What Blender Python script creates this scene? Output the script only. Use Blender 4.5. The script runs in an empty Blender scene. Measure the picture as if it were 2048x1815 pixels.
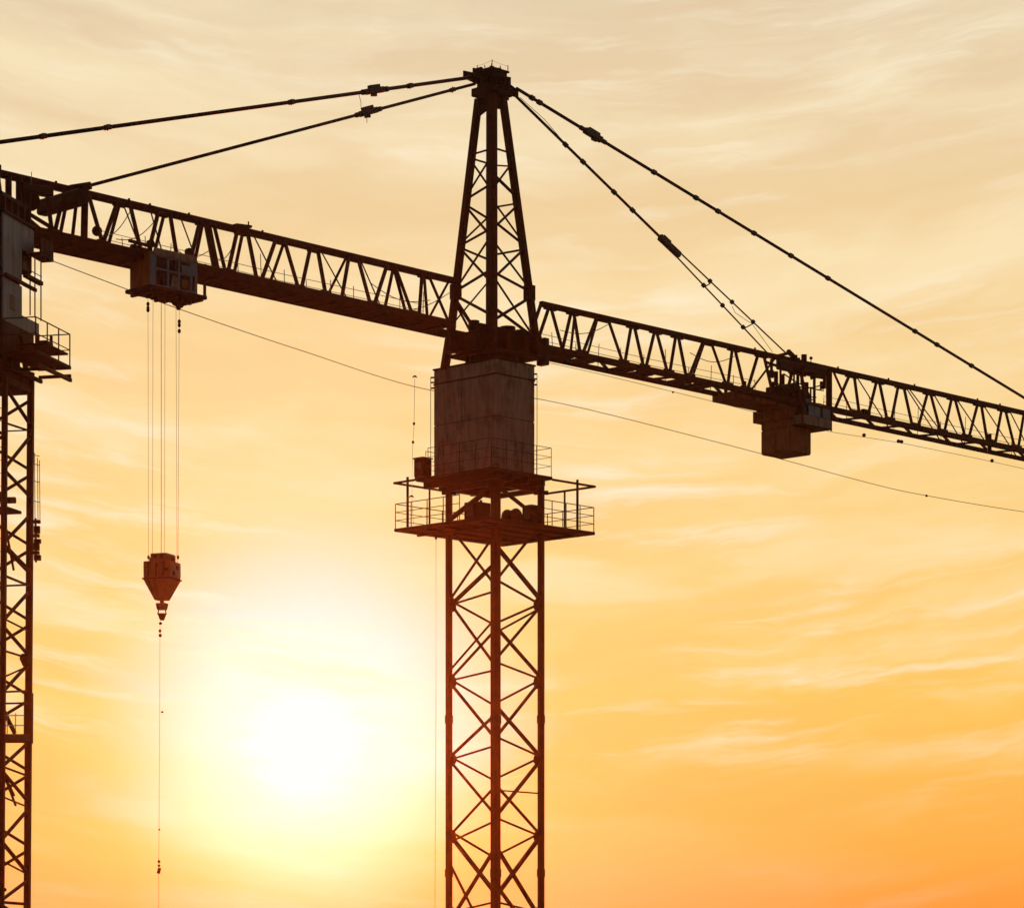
import bpy, bmesh, math, random
from mathutils import Vector
random.seed(7)
sc = bpy.context.scene
COL = sc.collection

# ------------------------------------------------------------------ camera, light, exposure
F, W, H = 5700.0, 2048.0, 1815.0     # focal length in photo pixels, photo size
HOR = 1850.0                         # row of the horizon (just under the frame)
ZC = 14.0                            # camera height
cam_d = bpy.data.cameras.new('camera'); cam = bpy.data.objects.new('camera', cam_d); COL.objects.link(cam)
cam.location = (0, 0, ZC); cam.rotation_euler = (math.radians(90), 0, 0)
cam_d.sensor_width = 36.0; cam_d.lens = F/W*36.0
cam_d.shift_y = (HOR - H/2)/W
cam_d.clip_start = 0.5; cam_d.clip_end = 12000
sc.camera = cam

SUN_AZ = math.atan((608-1024)/F); SUN_EL = math.atan((HOR-1490)/F)
SUN_DIR = Vector((math.sin(SUN_AZ)*math.cos(SUN_EL), math.cos(SUN_AZ)*math.cos(SUN_EL), math.sin(SUN_EL)))
sun_d = bpy.data.lights.new('sun', 'SUN'); sun = bpy.data.objects.new('sun', sun_d); COL.objects.link(sun)
sun_d.energy = 2.0; sun_d.angle = math.radians(0.6); sun_d.color = (1.0, 0.12, 0.012)
sun.rotation_euler = (-SUN_DIR).to_track_quat('-Z', 'Y').to_euler()
sun.location = (0, 60, 60)

HAZE = 8.5e-5
sc.view_settings.view_transform = 'Standard'; sc.view_settings.look = 'None'
sc.view_settings.exposure = 0.0; sc.view_settings.gamma = 1.0
sc.view_settings.use_curve_mapping = False

class NT:
    """tiny node-tree helper"""
    def __init__(s, nt): s.nt = nt; s.N = nt.nodes; s.L = nt.links
    def n(s, typ, **kw):
        x = s.N.new(typ)
        for k, v in kw.items(): setattr(x, k, v)
        return x
    def put(s, sock, v):
        if hasattr(v, 'is_linked') or hasattr(v, 'links'): s.L.new(v, sock)
        else: sock.default_value = v
    def math(s, op, a, b=None, c=None, clamp=False):
        x = s.n('ShaderNodeMath', operation=op, use_clamp=clamp)
        s.put(x.inputs[0], a)
        if b is not None: s.put(x.inputs[1], b)
        if c is not None: s.put(x.inputs[2], c)
        return x.outputs[0]
    def vec(s, op, a, b=None):
        x = s.n('ShaderNodeVectorMath', operation=op); s.put(x.inputs[0], a)
        if b is not None: s.put(x.inputs[1], b)
        return x.outputs['Value'] if op in ('DOT_PRODUCT', 'LENGTH') else x.outputs[0]
    def mix(s, f, a, b, mode='MIX'):
        x = s.n('ShaderNodeMix', data_type='RGBA', blend_type=mode)
        s.put(x.inputs[0], f); s.put(x.inputs[6], a); s.put(x.inputs[7], b)
        return x.outputs[2]
    def ramp(s, f, stops, interp='LINEAR'):
        x = s.n('ShaderNodeValToRGB'); r = x.color_ramp; r.interpolation = interp
        while len(r.elements) < len(stops): r.elements.new(0.5)
        for e, (p, c) in zip(r.elements, stops):
            e.position = p; e.color = (c[0], c[1], c[2], 1) if hasattr(c, '__len__') else (c, c, c, 1)
        s.L.new(f, x.inputs[0]); return x.outputs[0]
    def sstep(s, v, a, b):
        x = s.n('ShaderNodeMapRange', interpolation_type='SMOOTHSTEP')
        s.put(x.inputs[0], v); x.inputs[1].default_value = a; x.inputs[2].default_value = b
        return x.outputs[0]

# sky: Nishita all round, with the sunset's bright dusty aureole and thin cirrus over the sun's half of the sky
world = bpy.data.worlds.new('World'); sc.world = world; world.use_nodes = True
nt = NT(world.node_tree); world.node_tree.nodes.clear()
out = nt.n('ShaderNodeOutputWorld'); bg = nt.n('ShaderNodeBackground'); nt.L.new(bg.outputs[0], out.inputs[0])
sky = nt.n('ShaderNodeTexSky', sky_type='NISHITA'); sky.sun_disc = False
sky.sun_elevation = SUN_EL; sky.sun_rotation = SUN_AZ
sky.air_density = 1.0; sky.dust_density = 3.0; sky.altitude = 100
SKY_STRENGTH = 0.10
bg.inputs['Strength'].default_value = SKY_STRENGTH
d = nt.vec('NORMALIZE', nt.n('ShaderNodeTexCoord').outputs['Generated'])
sep = nt.n('ShaderNodeSeparateXYZ'); nt.L.new(d, sep.inputs[0])
el = nt.math('ARCSINE', sep.outputs[2])                                   # elevation
cosg = nt.vec('DOT_PRODUCT', d, tuple(SUN_DIR))
gam = nt.math('ARCCOSINE', nt.math('MINIMUM', cosg, 0.999999))           # angle from the sun
def srgb(r, g, b):
    f = lambda c: (c/255/12.92) if c/255 <= .04045 else ((c/255+.055)/1.055)**2.4
    return (f(r), f(g), f(b))
E = lambda py: (HOR-py)/F                                                # rows of the photo as elevations
S = lambda e: min(1.0, max(0.0, e/1.6))
base = nt.ramp(nt.math('DIVIDE', nt.math('MAXIMUM', el, 0.0), 1.6), [
    (S(0.0), srgb(252,146,50)), (S(E(1700)), srgb(253,174,66)), (S(E(1400)), srgb(254,201,94)),
    (S(E(1000)), srgb(254,214,140)), (S(E(600)), srgb(247,214,158)), (S(E(200)), srgb(234,210,172)),
    (S(E(-100)), srgb(224,205,178)), (S(0.8), srgb(140,145,155)), (1.0, srgb(95,110,135))])
# thin cirrus in long streaks that fan out from the sun's side of the sky
hd = nt.vec('NORMALIZE', nt.vec('MULTIPLY', d, (1, 1, 0)))                # compass direction
a0 = math.atan((1000-1024)/F)
bend = nt.math('MULTIPLY', nt.math('SUBTRACT', 1.0, nt.vec('DOT_PRODUCT', hd, (math.sin(a0), math.cos(a0), 0.0))), 1.1)
ef = nt.math('SUBTRACT', el, bend)
def strat(A, B, off):
    x = nt.n('ShaderNodeCombineXYZ'); nt.L.new(nt.math('MULTIPLY', ef, B), x.inputs[2])
    return nt.vec('ADD', nt.vec('ADD', nt.vec('MULTIPLY', hd, (A, A, 0)), x.outputs[0]), off)
def noise(v, detail, rough=.55, distort=0.0):
    x = nt.n('ShaderNodeTexNoise'); x.inputs['Scale'].default_value = 1.0; x.inputs['Detail'].default_value = detail
    x.inputs['Roughness'].default_value = rough; x.inputs['Distortion'].default_value = distort
    nt.L.new(v, x.inputs[0]); return x
SEED1, SEED2 = (4.4, 9.1, 6.7), (9.1, 5.7, .4)
warp = noise(strat(14, 40, (2.3, 0, 0)), 4).outputs[1]
def warped(v, k): return nt.vec('ADD', v, nt.vec('MULTIPLY', nt.vec('SUBTRACT', warp, (.5,.5,.5)), k))
n1 = noise(warped(strat(10, 115, SEED1), (.8, .8, 2.0)), 10, .60).outputs[0]     # fine streaks
n3 = noise(warped(strat(6, 34, (5.2, 1.1, .2)), (.6, .6, 1.0)), 6, .52).outputs[0]      # broad soft bands
n2 = noise(strat(7, 17, SEED2), 3).outputs[0]                                 # where the streaks gather
patch = nt.sstep(n2, .43, .59)
high = nt.math('ADD', nt.math('MULTIPLY', nt.sstep(el, E(1700), E(1360)), .85), .15)
streak = nt.math('MULTIPLY', nt.math('MULTIPLY', nt.sstep(n1, .46, .74), nt.math('ADD', nt.math('MULTIPLY', patch, .92), .08)), high)
band = nt.math('MULTIPLY', nt.sstep(n3, .42, .72), high)
dark = nt.sstep(n3, .54, .30)
# glow of the sun through it
hdir = (SUN_DIR + Vector((.004,0,.011))).normalized()
gam_h = nt.math('ARCCOSINE', nt.math('MINIMUM', nt.vec('DOT_PRODUCT', d, tuple(hdir)), .999999))
gw = nt.math('MULTIPLY', gam_h, nt.math('ADD', nt.math('MULTIPLY', n3, .9), .55))
gc = nt.math('MULTIPLY', gam, nt.math('ADD', nt.math('MULTIPLY', n1, 1.8), .10))
def gauss(sig): return nt.math('EXPONENT', nt.math('MULTIPLY', nt.math('POWER', nt.math('DIVIDE', gam, sig), 2.0), -1.0))
g_wide, halo, core = gauss(0.14), nt.sstep(gw, .082, .024), nt.sstep(gc, .025, .011)
c = nt.mix(nt.math('MULTIPLY', g_wide, .36), base, (*srgb(255,232,165), 1))
c = nt.mix(nt.math('MULTIPLY', dark, .16), c, (*srgb(226,180,118), 1))
c = nt.mix(nt.math('MULTIPLY', band, .60), c, (*srgb(255,238,196), 1))
c = nt.mix(nt.math('MULTIPLY', halo, .93), c, (.82, .90, .91, 1))
c = nt.mix(nt.math('MULTIPLY', streak, nt.math('ADD', nt.math('MULTIPLY', g_wide, .32), .60)), c, (*srgb(255,244,216), 1))
c = nt.mix(core, c, (1.02, 1.0, 1.0, 1))
front = nt.sstep(nt.vec('DOT_PRODUCT', d, (SUN_DIR.x, SUN_DIR.y, 0.0)), -0.25, 0.93)
warm = nt.vec('MULTIPLY', c, (1/SKY_STRENGTH,)*3)                         # the background's strength is applied to all of it
nt.L.new(nt.mix(front, sky.outputs[0], warm), bg.inputs[0])

# ------------------------------------------------------------------ geometry helpers
def P(px, py, Y):                       # the point at depth Y seen at photo pixel (px, py)
    return Vector(((px-1024)*Y/F, Y, ZC + (HOR-py)*Y/F))
def zat(py, Y): return ZC + (HOR-py)*Y/F
def proj(p): return (1024 + F*p.x/p.y, HOR - F*(p.z-ZC)/p.y)
def on_line(a, b, v, axis=1):           # the point of line a-b whose projected row (axis 1) or column (axis 0) is v
    lo, hi = -3.0, 4.0
    f = lambda s: proj(a.lerp(b, s))[axis]-v
    fl = f(lo)
    for _ in range(60):
        m = (lo+hi)/2
        if (f(m) > 0) == (fl > 0): lo = m
        else: hi = m
    return a.lerp(b, (lo+hi)/2)

MATS = {}
def material(name, base, rough, metal=0.0, dirt=None, scale=6.0, streak=False, bump=0.15, amount=.6, spec=.5):
    m = bpy.data.materials.new(name); m.use_nodes = True
    t = NT(m.node_tree); b = m.node_tree.nodes['Principled BSDF']
    tc = t.n('ShaderNodeTexCoord'); mpn = t.n('ShaderNodeMapping'); t.L.new(tc.outputs['Object'], mpn.inputs[0])
    mpn.inputs['Scale'].default_value = (scale, scale, scale*(.16 if streak else 1))
    n = t.n('ShaderNodeTexNoise'); n.inputs['Scale'].default_value = 1; n.inputs['Detail'].default_value = 7; n.inputs['Roughness'].default_value = .65
    t.L.new(mpn.outputs[0], n.inputs[0])
    n_b = t.n('ShaderNodeTexNoise'); n_b.inputs['Scale'].default_value = scale*.22; n_b.inputs['Detail'].default_value = 4
    t.L.new(tc.outputs['Object'], n_b.inputs[0])
    dirt = dirt or tuple(x*.45 for x in base)
    f = t.math('MULTIPLY', t.math('ADD', t.sstep(n.outputs[0], .40, .68), t.sstep(n_b.outputs[0], .45, .7)), amount, clamp=True)
    t.L.new(t.mix(f, (*base, 1), (*dirt, 1)), b.inputs['Base Color'])
    t.put(b.inputs['Roughness'], t.math('ADD', t.math('MULTIPLY', n.outputs[0], .25), rough-.12))
    b.inputs['Metallic'].default_value = metal; b.inputs['Specular IOR Level'].default_value = spec
    bp = t.n('ShaderNodeBump'); bp.inputs['Strength'].default_value = bump; bp.inputs['Distance'].default_value = .02
    t.L.new(n.outputs[0], bp.inputs['Height']); t.L.new(bp.outputs[0], b.inputs['Normal'])
    MATS[name] = m; return m
M_RED = material('red_oxide_steel', (.085,.015,.004), .60, dirt=(.038,.009,.0035), scale=5, spec=.08)
M_DARK = material('dark_steel', (.042,.013,.006), .6, dirt=(.022,.008,.004), scale=6, spec=.08)
M_PANEL = material('weathered_panel', (.36,.225,.155), .75, dirt=(.16,.085,.055), scale=9, streak=True, amount=.6, spec=.15)
M_GREY = material('grey_sheet_metal', (.14,.17,.22), .55, dirt=(.08,.09,.105), scale=7, streak=True, amount=.5)
M_RUST = material('rusted_plate', (.36,.12,.04), .75, dirt=(.14,.04,.016), scale=9, streak=True, amount=.6, spec=.12)
M_ROPE = material('steel_rope', (.42,.33,.24), .45, metal=.3, scale=20)
M_BLACK = material('black_rubber', (.03,.022,.018), .6, scale=10)
M_CONC = material('concrete', (.36,.34,.31), .85, scale=2)
M_SOIL = material('soil', (.16,.12,.085), .95, dirt=(.10,.085,.06), scale=.15, bump=.6)
M_GLASS = bpy.data.materials.new('dark_glass'); M_GLASS.use_nodes = True
_b = M_GLASS.node_tree.nodes['Principled BSDF']; _b.inputs['Base Color'].default_value = (.006,.006,.007,1); _b.inputs['Roughness'].default_value = .25; _b.inputs['Specular IOR Level'].default_value = .12

ORG = {}
def thing(name, loc, label, cat, group=None):
    o = bpy.data.objects.new(name, None); COL.objects.link(o); o.location = loc; o.empty_display_size = .3
    o['label'] = label; o['category'] = cat
    if group: o['group'] = group
    ORG[o.name] = Vector(loc); return o
def link(name, bm, mat, parent, label=None, smooth=False):
    org = ORG[parent.name] if parent else Vector((0,0,0))
    me = bpy.data.meshes.new(name)
    for v in bm.verts: v.co -= org
    bmesh.ops.recalc_face_normals(bm, faces=bm.faces)
    bm.to_mesh(me); bm.free()
    if smooth:
        for p in me.polygons: p.use_smooth = True
    me.materials.append(mat)
    o = bpy.data.objects.new(name, me); COL.objects.link(o)
    if parent: o.parent = parent; ORG[o.name] = org
    if label: o['label'] = label
    return o
def frame(dv, up=Vector((0,0,1))):
    z = dv.normalized()
    x = up.cross(z)
    if x.length < 1e-4: x = Vector((1,0,0)).cross(z)
    x.normalize(); return x, z.cross(x), z
def add_loft(bm, rings, cap=True):
    vs = [[bm.verts.new(p) for p in r] for r in rings]; n = len(vs[0])
    for a, b in zip(vs, vs[1:]):
        for i in range(n): bm.faces.new((a[i], a[(i+1)%n], b[(i+1)%n], b[i]))
    if cap: bm.faces.new(list(reversed(vs[0]))); bm.faces.new(vs[-1])
def sq(w, h, c):
    a, b = w/2, h/2
    return [(-a+c,-b),(a-c,-b),(a,-b+c),(a,b-c),(a-c,b),(-a+c,b),(-a,b-c),(-a,-b+c)]
def add_bar(bm, p, q, w, h=None, up=Vector((0,0,1)), taper=1.0):
    h = h or w; x, y, _ = frame(q-p, up); c = min(w, h)*.14
    add_loft(bm, [[p + x*a + y*b for a, b in sq(w,h,c)], [q + (x*a + y*b)*taper for a, b in sq(w,h,c)]])
def add_tube(bm, pts, r, n=8):
    rings = []
    for i, p in enumerate(pts):
        t = (pts[min(i+1,len(pts)-1)] - pts[max(i-1,0)])
        x, y, _ = frame(t)
        rings.append([p + (x*math.cos(k*2*math.pi/n) + y*math.sin(k*2*math.pi/n))*r for k in range(n)])
    add_loft(bm, rings)
def bar(name, p, q, w, mat, parent, h=None, up=Vector((0,0,1)), label=None, taper=1.0):
    bm = bmesh.new(); add_bar(bm, p, q, w, h, up, taper); return link(name, bm, mat, parent, label)
def tube(name, pts, r, mat, parent, n=8, label=None):
    bm = bmesh.new(); add_tube(bm, pts, r, n); return link(name, bm, mat, parent, label, smooth=True)
def add_box(bm, O, A, B, ar, br, zr, bev=0.012):
    """box in the plan frame O + a*A + b*B, heights zr"""
    t = bmesh.new()
    pts = [Vector((O.x + a*A.x + b*B.x, O.y + a*A.y + b*B.y, z)) for z in zr for a, b in ((ar[0],br[0]),(ar[1],br[0]),(ar[1],br[1]),(ar[0],br[1]))]
    v = [t.verts.new(p) for p in pts]
    for f in ((3,2,1,0),(4,5,6,7),(0,1,5,4),(1,2,6,5),(2,3,7,6),(3,0,4,7)): t.faces.new([v[i] for i in f])
    s = min(abs(ar[1]-ar[0]), abs(br[1]-br[0]), abs(zr[1]-zr[0]))
    if bev and s > 3*bev: bmesh.ops.bevel(t, geom=t.edges[:], offset=bev, segments=1, affect='EDGES')
    m = bpy.data.meshes.new('tmp'); t.to_mesh(m); t.free(); bm.from_mesh(m); bpy.data.meshes.remove(m)
def box(name, O, A, B, ar, br, zr, mat, parent, bev=0.012, label=None):
    bm = bmesh.new(); add_box(bm, O, A, B, ar, br, zr, bev); return link(name, bm, mat, parent, label)
def cyl(name, p, q, r, mat, parent, n=16, label=None):
    bm = bmesh.new(); add_tube(bm, [p, q], r, n); return link(name, bm, mat, parent, label)
def ball(name, p, r, mat, parent, sz=1.0):
    bm = bmesh.new(); bmesh.ops.create_icosphere(bm, subdivisions=2, radius=r)
    for v in bm.verts: v.co = Vector((v.co.x, v.co.y, v.co.z*sz)) + p
    return link(name, bm, mat, parent, smooth=True)
def rails(parent, pts, h, mat, mids=(.5,), step=.8, r=.014, skip=()):
    """guard rail along a polyline of foot points"""
    for i, (a, b) in enumerate(zip(pts, pts[1:])):
        if i in skip: continue
        n = max(1, round((b-a).length/step))
        for k in range(n + (1 if i == len(pts)-2 else 0)):
            p = a.lerp(b, k/n); tube('rail_post', [p, p+Vector((0,0,h))], r*1.15, mat, parent, 6)
        for m in (*mids, 1.0):
            o = Vector((0,0,h*m)); tube('handrail' if m == 1.0 else 'mid_rail', [a+o, b+o], r if m == 1 else r*.8, mat, parent, 6)

# ------------------------------------------------------------------ ground
bm = bmesh.new(); R = 700
bmesh.ops.create_grid(bm, x_segments=60, y_segments=60, size=R)
for v in bm.verts:
    rr = max(abs(v.co.x), abs(v.co.y))/R; v.co *= .08 + .92*rr**2.2 if rr > 0 else 1
    v.co.z = 0.12*math.sin(v.co.x*.11)*math.cos(v.co.y*.07) if v.co.length < 600 else 0
    v.co.z -= .14
g = link('ground', bm, M_SOIL, None); g['kind'] = 'structure'
# thin dusty air that scatters the low sun forward
mh = bpy.data.materials.new('dusty_air'); mh.use_nodes = True
hn = mh.node_tree; hn.nodes.clear(); ho = hn.nodes.new('ShaderNodeOutputMaterial'); hv = hn.nodes.new('ShaderNodeVolumePrincipled')
hv.inputs['Color'].default_value = (1.0, .76, .55, 1); hv.inputs['Density'].default_value = HAZE; hv.inputs['Anisotropy'].default_value = .95
hn.links.new(hv.outputs[0], ho.inputs['Volume'])
bm = bmesh.new(); bmesh.ops.create_cube(bm, size=1)
for v in bm.verts: v.co = Vector((v.co.x*1440, v.co.y*1440, -1.5 if v.co.z < 0 else 41.5))
hz_ = link('haze', bm, mh, None); hz_['kind'] = 'stuff'

# ------------------------------------------------------------------ main crane: frame of reference
D = 86.0; X0 = (990-1024)*D/F
AZ = math.radians(43.8)
U = Vector((math.sin(AZ), math.cos(AZ), 0)); V = Vector((-math.cos(AZ), math.sin(AZ), 0))
C = Vector((X0, D, 0))
def XY(a, b, z=0.0): p = C + U*a + V*b; return Vector((p.x, p.y, z))
def T(px, w):
    k = (px-1024)/F
    return (k*(D + w*V.y) - X0 - w*V.x)/(U.x - k*U.y)
def JP(px, py, w):                     # point of the vertical plane at offset w from the jib's axis
    t = T(px, w); p = C + U*t + V*w
    return Vector((p.x, p.y, zat(py, p.y)))
crane = thing('tower_crane', (C.x, C.y, 0), 'large rust red lattice tower crane with pyramid head, in the middle of the picture', 'crane')

# mast -------------------------------------------------
K = .982
legs = {'N': XY(-K,-K), 'R': XY(K,-K), 'L': XY(-K,K), 'F': XY(K,K)}
def LG(k, py): p = legs[k]; return Vector((p.x, p.y, zat(py, p.y)))
DECK_Z = zat(1057, (C - U*2.35 + V*1.95).y)
for k, w in (('N', .245), ('R', .175), ('L', .175), ('F', .175)):
    p = legs[k]
    bar('mast_leg', Vector((p.x,p.y,.6)), Vector((p.x,p.y,zat(955,p.y))), w, M_RED, crane, up=V)
br = []
for s in ("L1051N1171 .085;F1069L1202 .08;N1125L1213 .13;N1181L1210 .075;L1199F1249 .075;L1202F1328 .09;F1238L1342 .07;N1258L1360 .085;"
          "N1339L1361 .075;L1356F1410 .075;L1362N1477 .10;N1427L1515 .10;N1490L1519 .075;L1511F1560 .075;L1518N1630 .09;N1570L1672 .08;"
          "N1640L1684 .075;L1660F1714 .08;L1666N1786 .14;N1693L1845 .12;L1722F1905 .08;"
          "R1047N1161 .085;N1090R1200 .14;N1158R1209 .08;R1206F1247 .08;R1215F1266 .07;R1211N1318 .09;N1252R1355 .11;N1323R1358 .075;"
          "R1358F1407 .075;R1360N1474 .10;N1410R1514 .12;N1472R1513 .075;R1513F1558 .075;R1518N1632 .12;N1579R1586 .06;N1568R1670 .09;"
          "N1634R1672 .075;R1664F1712 .075;R1670N1792 .14;N1691R1839 .13;N1767R1892 .12").split(';'):
    a, w = s.split(); br.append((a[0], float(a[1:5]), a[5], float(a[6:10]), float(w)))
# far faces and everything below the frame repeat the same panel (2.33 m)
PAN = 154.3
for j in range(5, 10):
    y = 1207 + j*PAN
    if 1040 < y-60:
        br.append(('L', y+6, 'F', y+100, .07)) if j % 2 else br.append(('F', y+10, 'R', y+104, .07))
for j in range(5, 10):
    y = 1207 + (j-1)*PAN
    for a in 'LR':
        br += [(a, y, 'N', y+118, .10), ('N', y+58, a, y+154, .10), ('N', y-22, a, y, .075), (a, y-4, 'F', y+42, .075)]
zmin = .7
for a, ya, b, yb, w in br:
    p, q = LG(a, ya), LG(b, yb)
    if min(p.z, q.z) < zmin: continue
    bar('mast_brace', p, q, w, M_RED, crane, h=w*.7)
for j in range(-1, 5):                                   # gusset plates where the braces meet the legs
    for a, s in (('L', 1), ('R', 1)):
        o = LG(a, 1207 + j*PAN + 2)
        if o.z > DECK_Z - .3: continue
        d1, d2 = (U, -V) if a == 'L' else (-U, V)
        for dd, nn in (((U if a == 'L' else V), 1), ((-V if a == 'L' else -U), 1)):
            dd = dd.normalized()
            bm = bmesh.new()
            e = dd*.09; t_ = dd.cross(Vector((0,0,1)))*.012
            prof = [(0,.20),(.10,.20),(.21,.08),(.21,-.08),(.10,-.20),(0,-.20)]
            add_loft(bm, [[o+e+dd*a_+Vector((0,0,b_))+t_ for a_, b_ in prof], [o+e+dd*a_+Vector((0,0,b_))-t_ for a_, b_ in prof]])
            link('gusset_plate', bm, M_RED, crane)
# leg splice collars
for k in 'NRL':
    for y in (1438, 1745):
        p = LG(k, y); w = (.245 if k == 'N' else .175)+.03
        bar('splice_collar', p-Vector((0,0,.12)), p+Vector((0,0,.12)), w, M_RED, crane, up=V)
box('foundation', C, U, V, (-3,3), (-3,3), (-.6,.65), M_CONC, crane, .05)
# access ladder inside the mast
lb = XY(.25, .22)
for s in (-.2, .2):
    tube('ladder_rail', [lb+U*s+Vector((0,0,.7)), lb+U*s+Vector((0,0,DECK_Z-.2))], .018, M_RED, crane, 6)

# deck -------------------------------------------------
da, db = 2.35, 1.95
deck = box('deck', C, U, V, (-da,da), (-db,db), (DECK_Z-.09,DECK_Z), M_RED, crane, .01)
for b in (-1.5,-.75,0,.75,1.5): box('joist', C, U, V, (-da+.25,da-.25), (b-.04,b+.04), (DECK_Z-.14,DECK_Z-.092), M_RED, deck, .008)
for a in (-1.6, 1.6): box('joist', C, U, V, (a-.05,a+.05), (-db+.25,db-.25), (DECK_Z-.19,DECK_Z-.142), M_RED, deck, .008)
cn = lambda a, b, z: XY(a, b, z)
ring = [cn(-da,-db,DECK_Z), cn(-da,db,DECK_Z), cn(da,db,DECK_Z), cn(da,-db,DECK_Z), cn(-da,-db,DECK_Z)]
rl = .03
ring = [cn(-da+rl,-db+1.15,DECK_Z), cn(-da+rl,db-rl,DECK_Z), cn(da-rl,db-rl,DECK_Z), cn(da-rl,-db+rl,DECK_Z), cn(-da+2.2,-db+rl,DECK_Z)]
rails(deck, ring, .74, M_RED, mids=(.33,.66), step=.62, r=.014)
# open angle frames over the two outer corners of the deck
zf = DECK_Z + 1.37
for s in (1, -1):
    c0 = cn(-da*s, db*s, zf)
    e1 = c0 + (-V*.95*1.0 if s == 1 else -U*1.9); e2 = c0 + (U*2.5 if s == 1 else V*2.1)
    bar('canopy_beam', c0, e1, .06, M_RED, crane); bar('canopy_beam', c0, e2, .06, M_RED, crane)
    pp = c0.lerp(e1, .62 if s == 1 else .42)
    bar('canopy_post', Vector((pp.x,pp.y,DECK_Z)), pp+Vector((0,0,.12)), .075, M_DARK, crane)
    qq = c0.lerp(e2, .6); tube('canopy_post', [Vector((qq.x,qq.y,DECK_Z)), qq], .03, M_DARK, crane)
# upper walkway and the big box round the mast head ---------------
CB = C + Vector((-.33,0,0))
wa, wb = 1.32, 1.60
WZ = zat(953, (CB + U*wa - V*wb).y)
walk = box('walkway', CB, U, V, (-wa,wa), (-wb,wb), (WZ-.10,WZ), M_RED, crane, .01)
for a in (-1.0,-.35,.35,1.0): box('joist', CB, U, V, (a-.06,a+.06), (-wb+.06,wb-.06), (WZ-.30,WZ-.102), M_DARK, walk, .008)
for b in (-.9, .9): box('ring_beam', C, U, V, (-1.1,1.1), (b-.1,b+.1), (WZ-.44,WZ-.303), M_RED, crane)
for a in (-.98, .98): box('ring_beam', C, U, V, (a-.1,a+.1), (-.795,.795), (WZ-.44,WZ-.303), M_RED, crane)
rails(walk, [XYp for XYp in [Vector((*(CB + U*a + V*b).xy, WZ)) for a, b in ((-wa+.03,wb-.5),(-wa+.03,-wb+.03),(wa-.03,-wb+.03),(wa-.03,wb-.03),(-wa+.4,wb-.03))]], .86, M_RED, mids=(.36,.68), step=.7, r=.010)
# brackets + knee braces under the walkway
for k, tgt in (('L', 'N'), ('R', 'N'), ('L', 'F'), ('R', 'F')):
    a = LG(tgt, 968); b = LG(k, 1040)
    bar('knee_brace', b, a, .13 if tgt == 'N' and k == 'L' else .09, M_RED, crane)
for k in 'LR':
    o = LG(k, 985); bar('leg_bracket', o-Vector((.22,0,.0)), o+Vector((.22,0,.0)), .12, M_DARK, crane)
pN = LG('N', 985); bar('leg_flare', pN, Vector((pN.x,pN.y,WZ-.3)), .25, M_RED, crane, up=V, taper=2.0)

ba, bb = .83, 1.32
bn = CB - U*ba - V*bb
ZT, ZB = zat(716, bn.y), zat(937, bn.y)
ZS = zat(746, bn.y)
box('mast_box', CB, U, V, (-ba+.03,ba-.03), (-bb+.03,bb-.03), (WZ,ZT-.02), M_DARK, crane)
def face_panels(side, splits, zsplits):
    for a0, a1 in zip(splits, splits[1:]):
        for z0, z1 in zip(zsplits, zsplits[1:]):
            gp = .011
            if side == 'v-': box('wall_panel', CB, U, V, (a0+gp,a1-gp), (-bb,-bb+.05), (z0+gp,z1-gp), M_PANEL, crane, .006)
            if side == 'v+': box('wall_panel', CB, U, V, (a0+gp,a1-gp), (bb-.05,bb), (z0+gp,z1-gp), M_PANEL, crane, .006)
            if side == 'u-': box('wall_panel', CB, U, V, (-ba,-ba+.05), (a0+gp,a1-gp), (z0+gp,z1-gp), M_PANEL, crane, .006)
            if side == 'u+': box('wall_panel', CB, U, V, (ba-.05,ba), (a0+gp,a1-gp), (z0+gp,z1-gp), M_PANEL, crane, .006)
zz = [ZB, ZB+(ZS-ZB)*.56, ZS, ZT]
face_panels('u-', [-bb, .14, bb], zz); face_panels('v-', [-ba, ba], zz)
face_panels('u+', [-bb, .14, bb], zz); face_panels('v+', [-ba, .0, ba], zz)
for (a0,a1,b0,b1) in ((-ba-.012,-ba+.02,-bb-.012,bb+.012), (-ba+.021,ba+.012,-bb-.012,-bb+.02)):
    box('seam_strip', CB, U, V, (a0,a1), (b0,b1), (ZS-.025,ZS+.025), M_DARK, crane, .004)
box('box_roof', CB, U, V, (-ba-.03,ba+.03), (-bb-.03,bb+.03), (ZT-.019,ZT+.03), M_DARK, crane, .008)
for a, b, lbl in ((-ba-.05, bb+.08, 0), (ba+.10, -bb+.0, 1)):
    p = CB + U*a + V*b; r_ = .011
    tube('conduit', [Vector((p.x,p.y,WZ)), Vector((p.x,p.y,ZS+.2))], r_, M_ROPE, crane, 6)
    for dz in (.0, .17, .32):
        q = CB + U*(a*.94) + V*(b*.92)
        bar('conduit_bracket', Vector((p.x,p.y,ZS+dz-.1)), Vector((q.x,q.y,ZS+dz-.1)), .045, M_DARK, crane)

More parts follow.
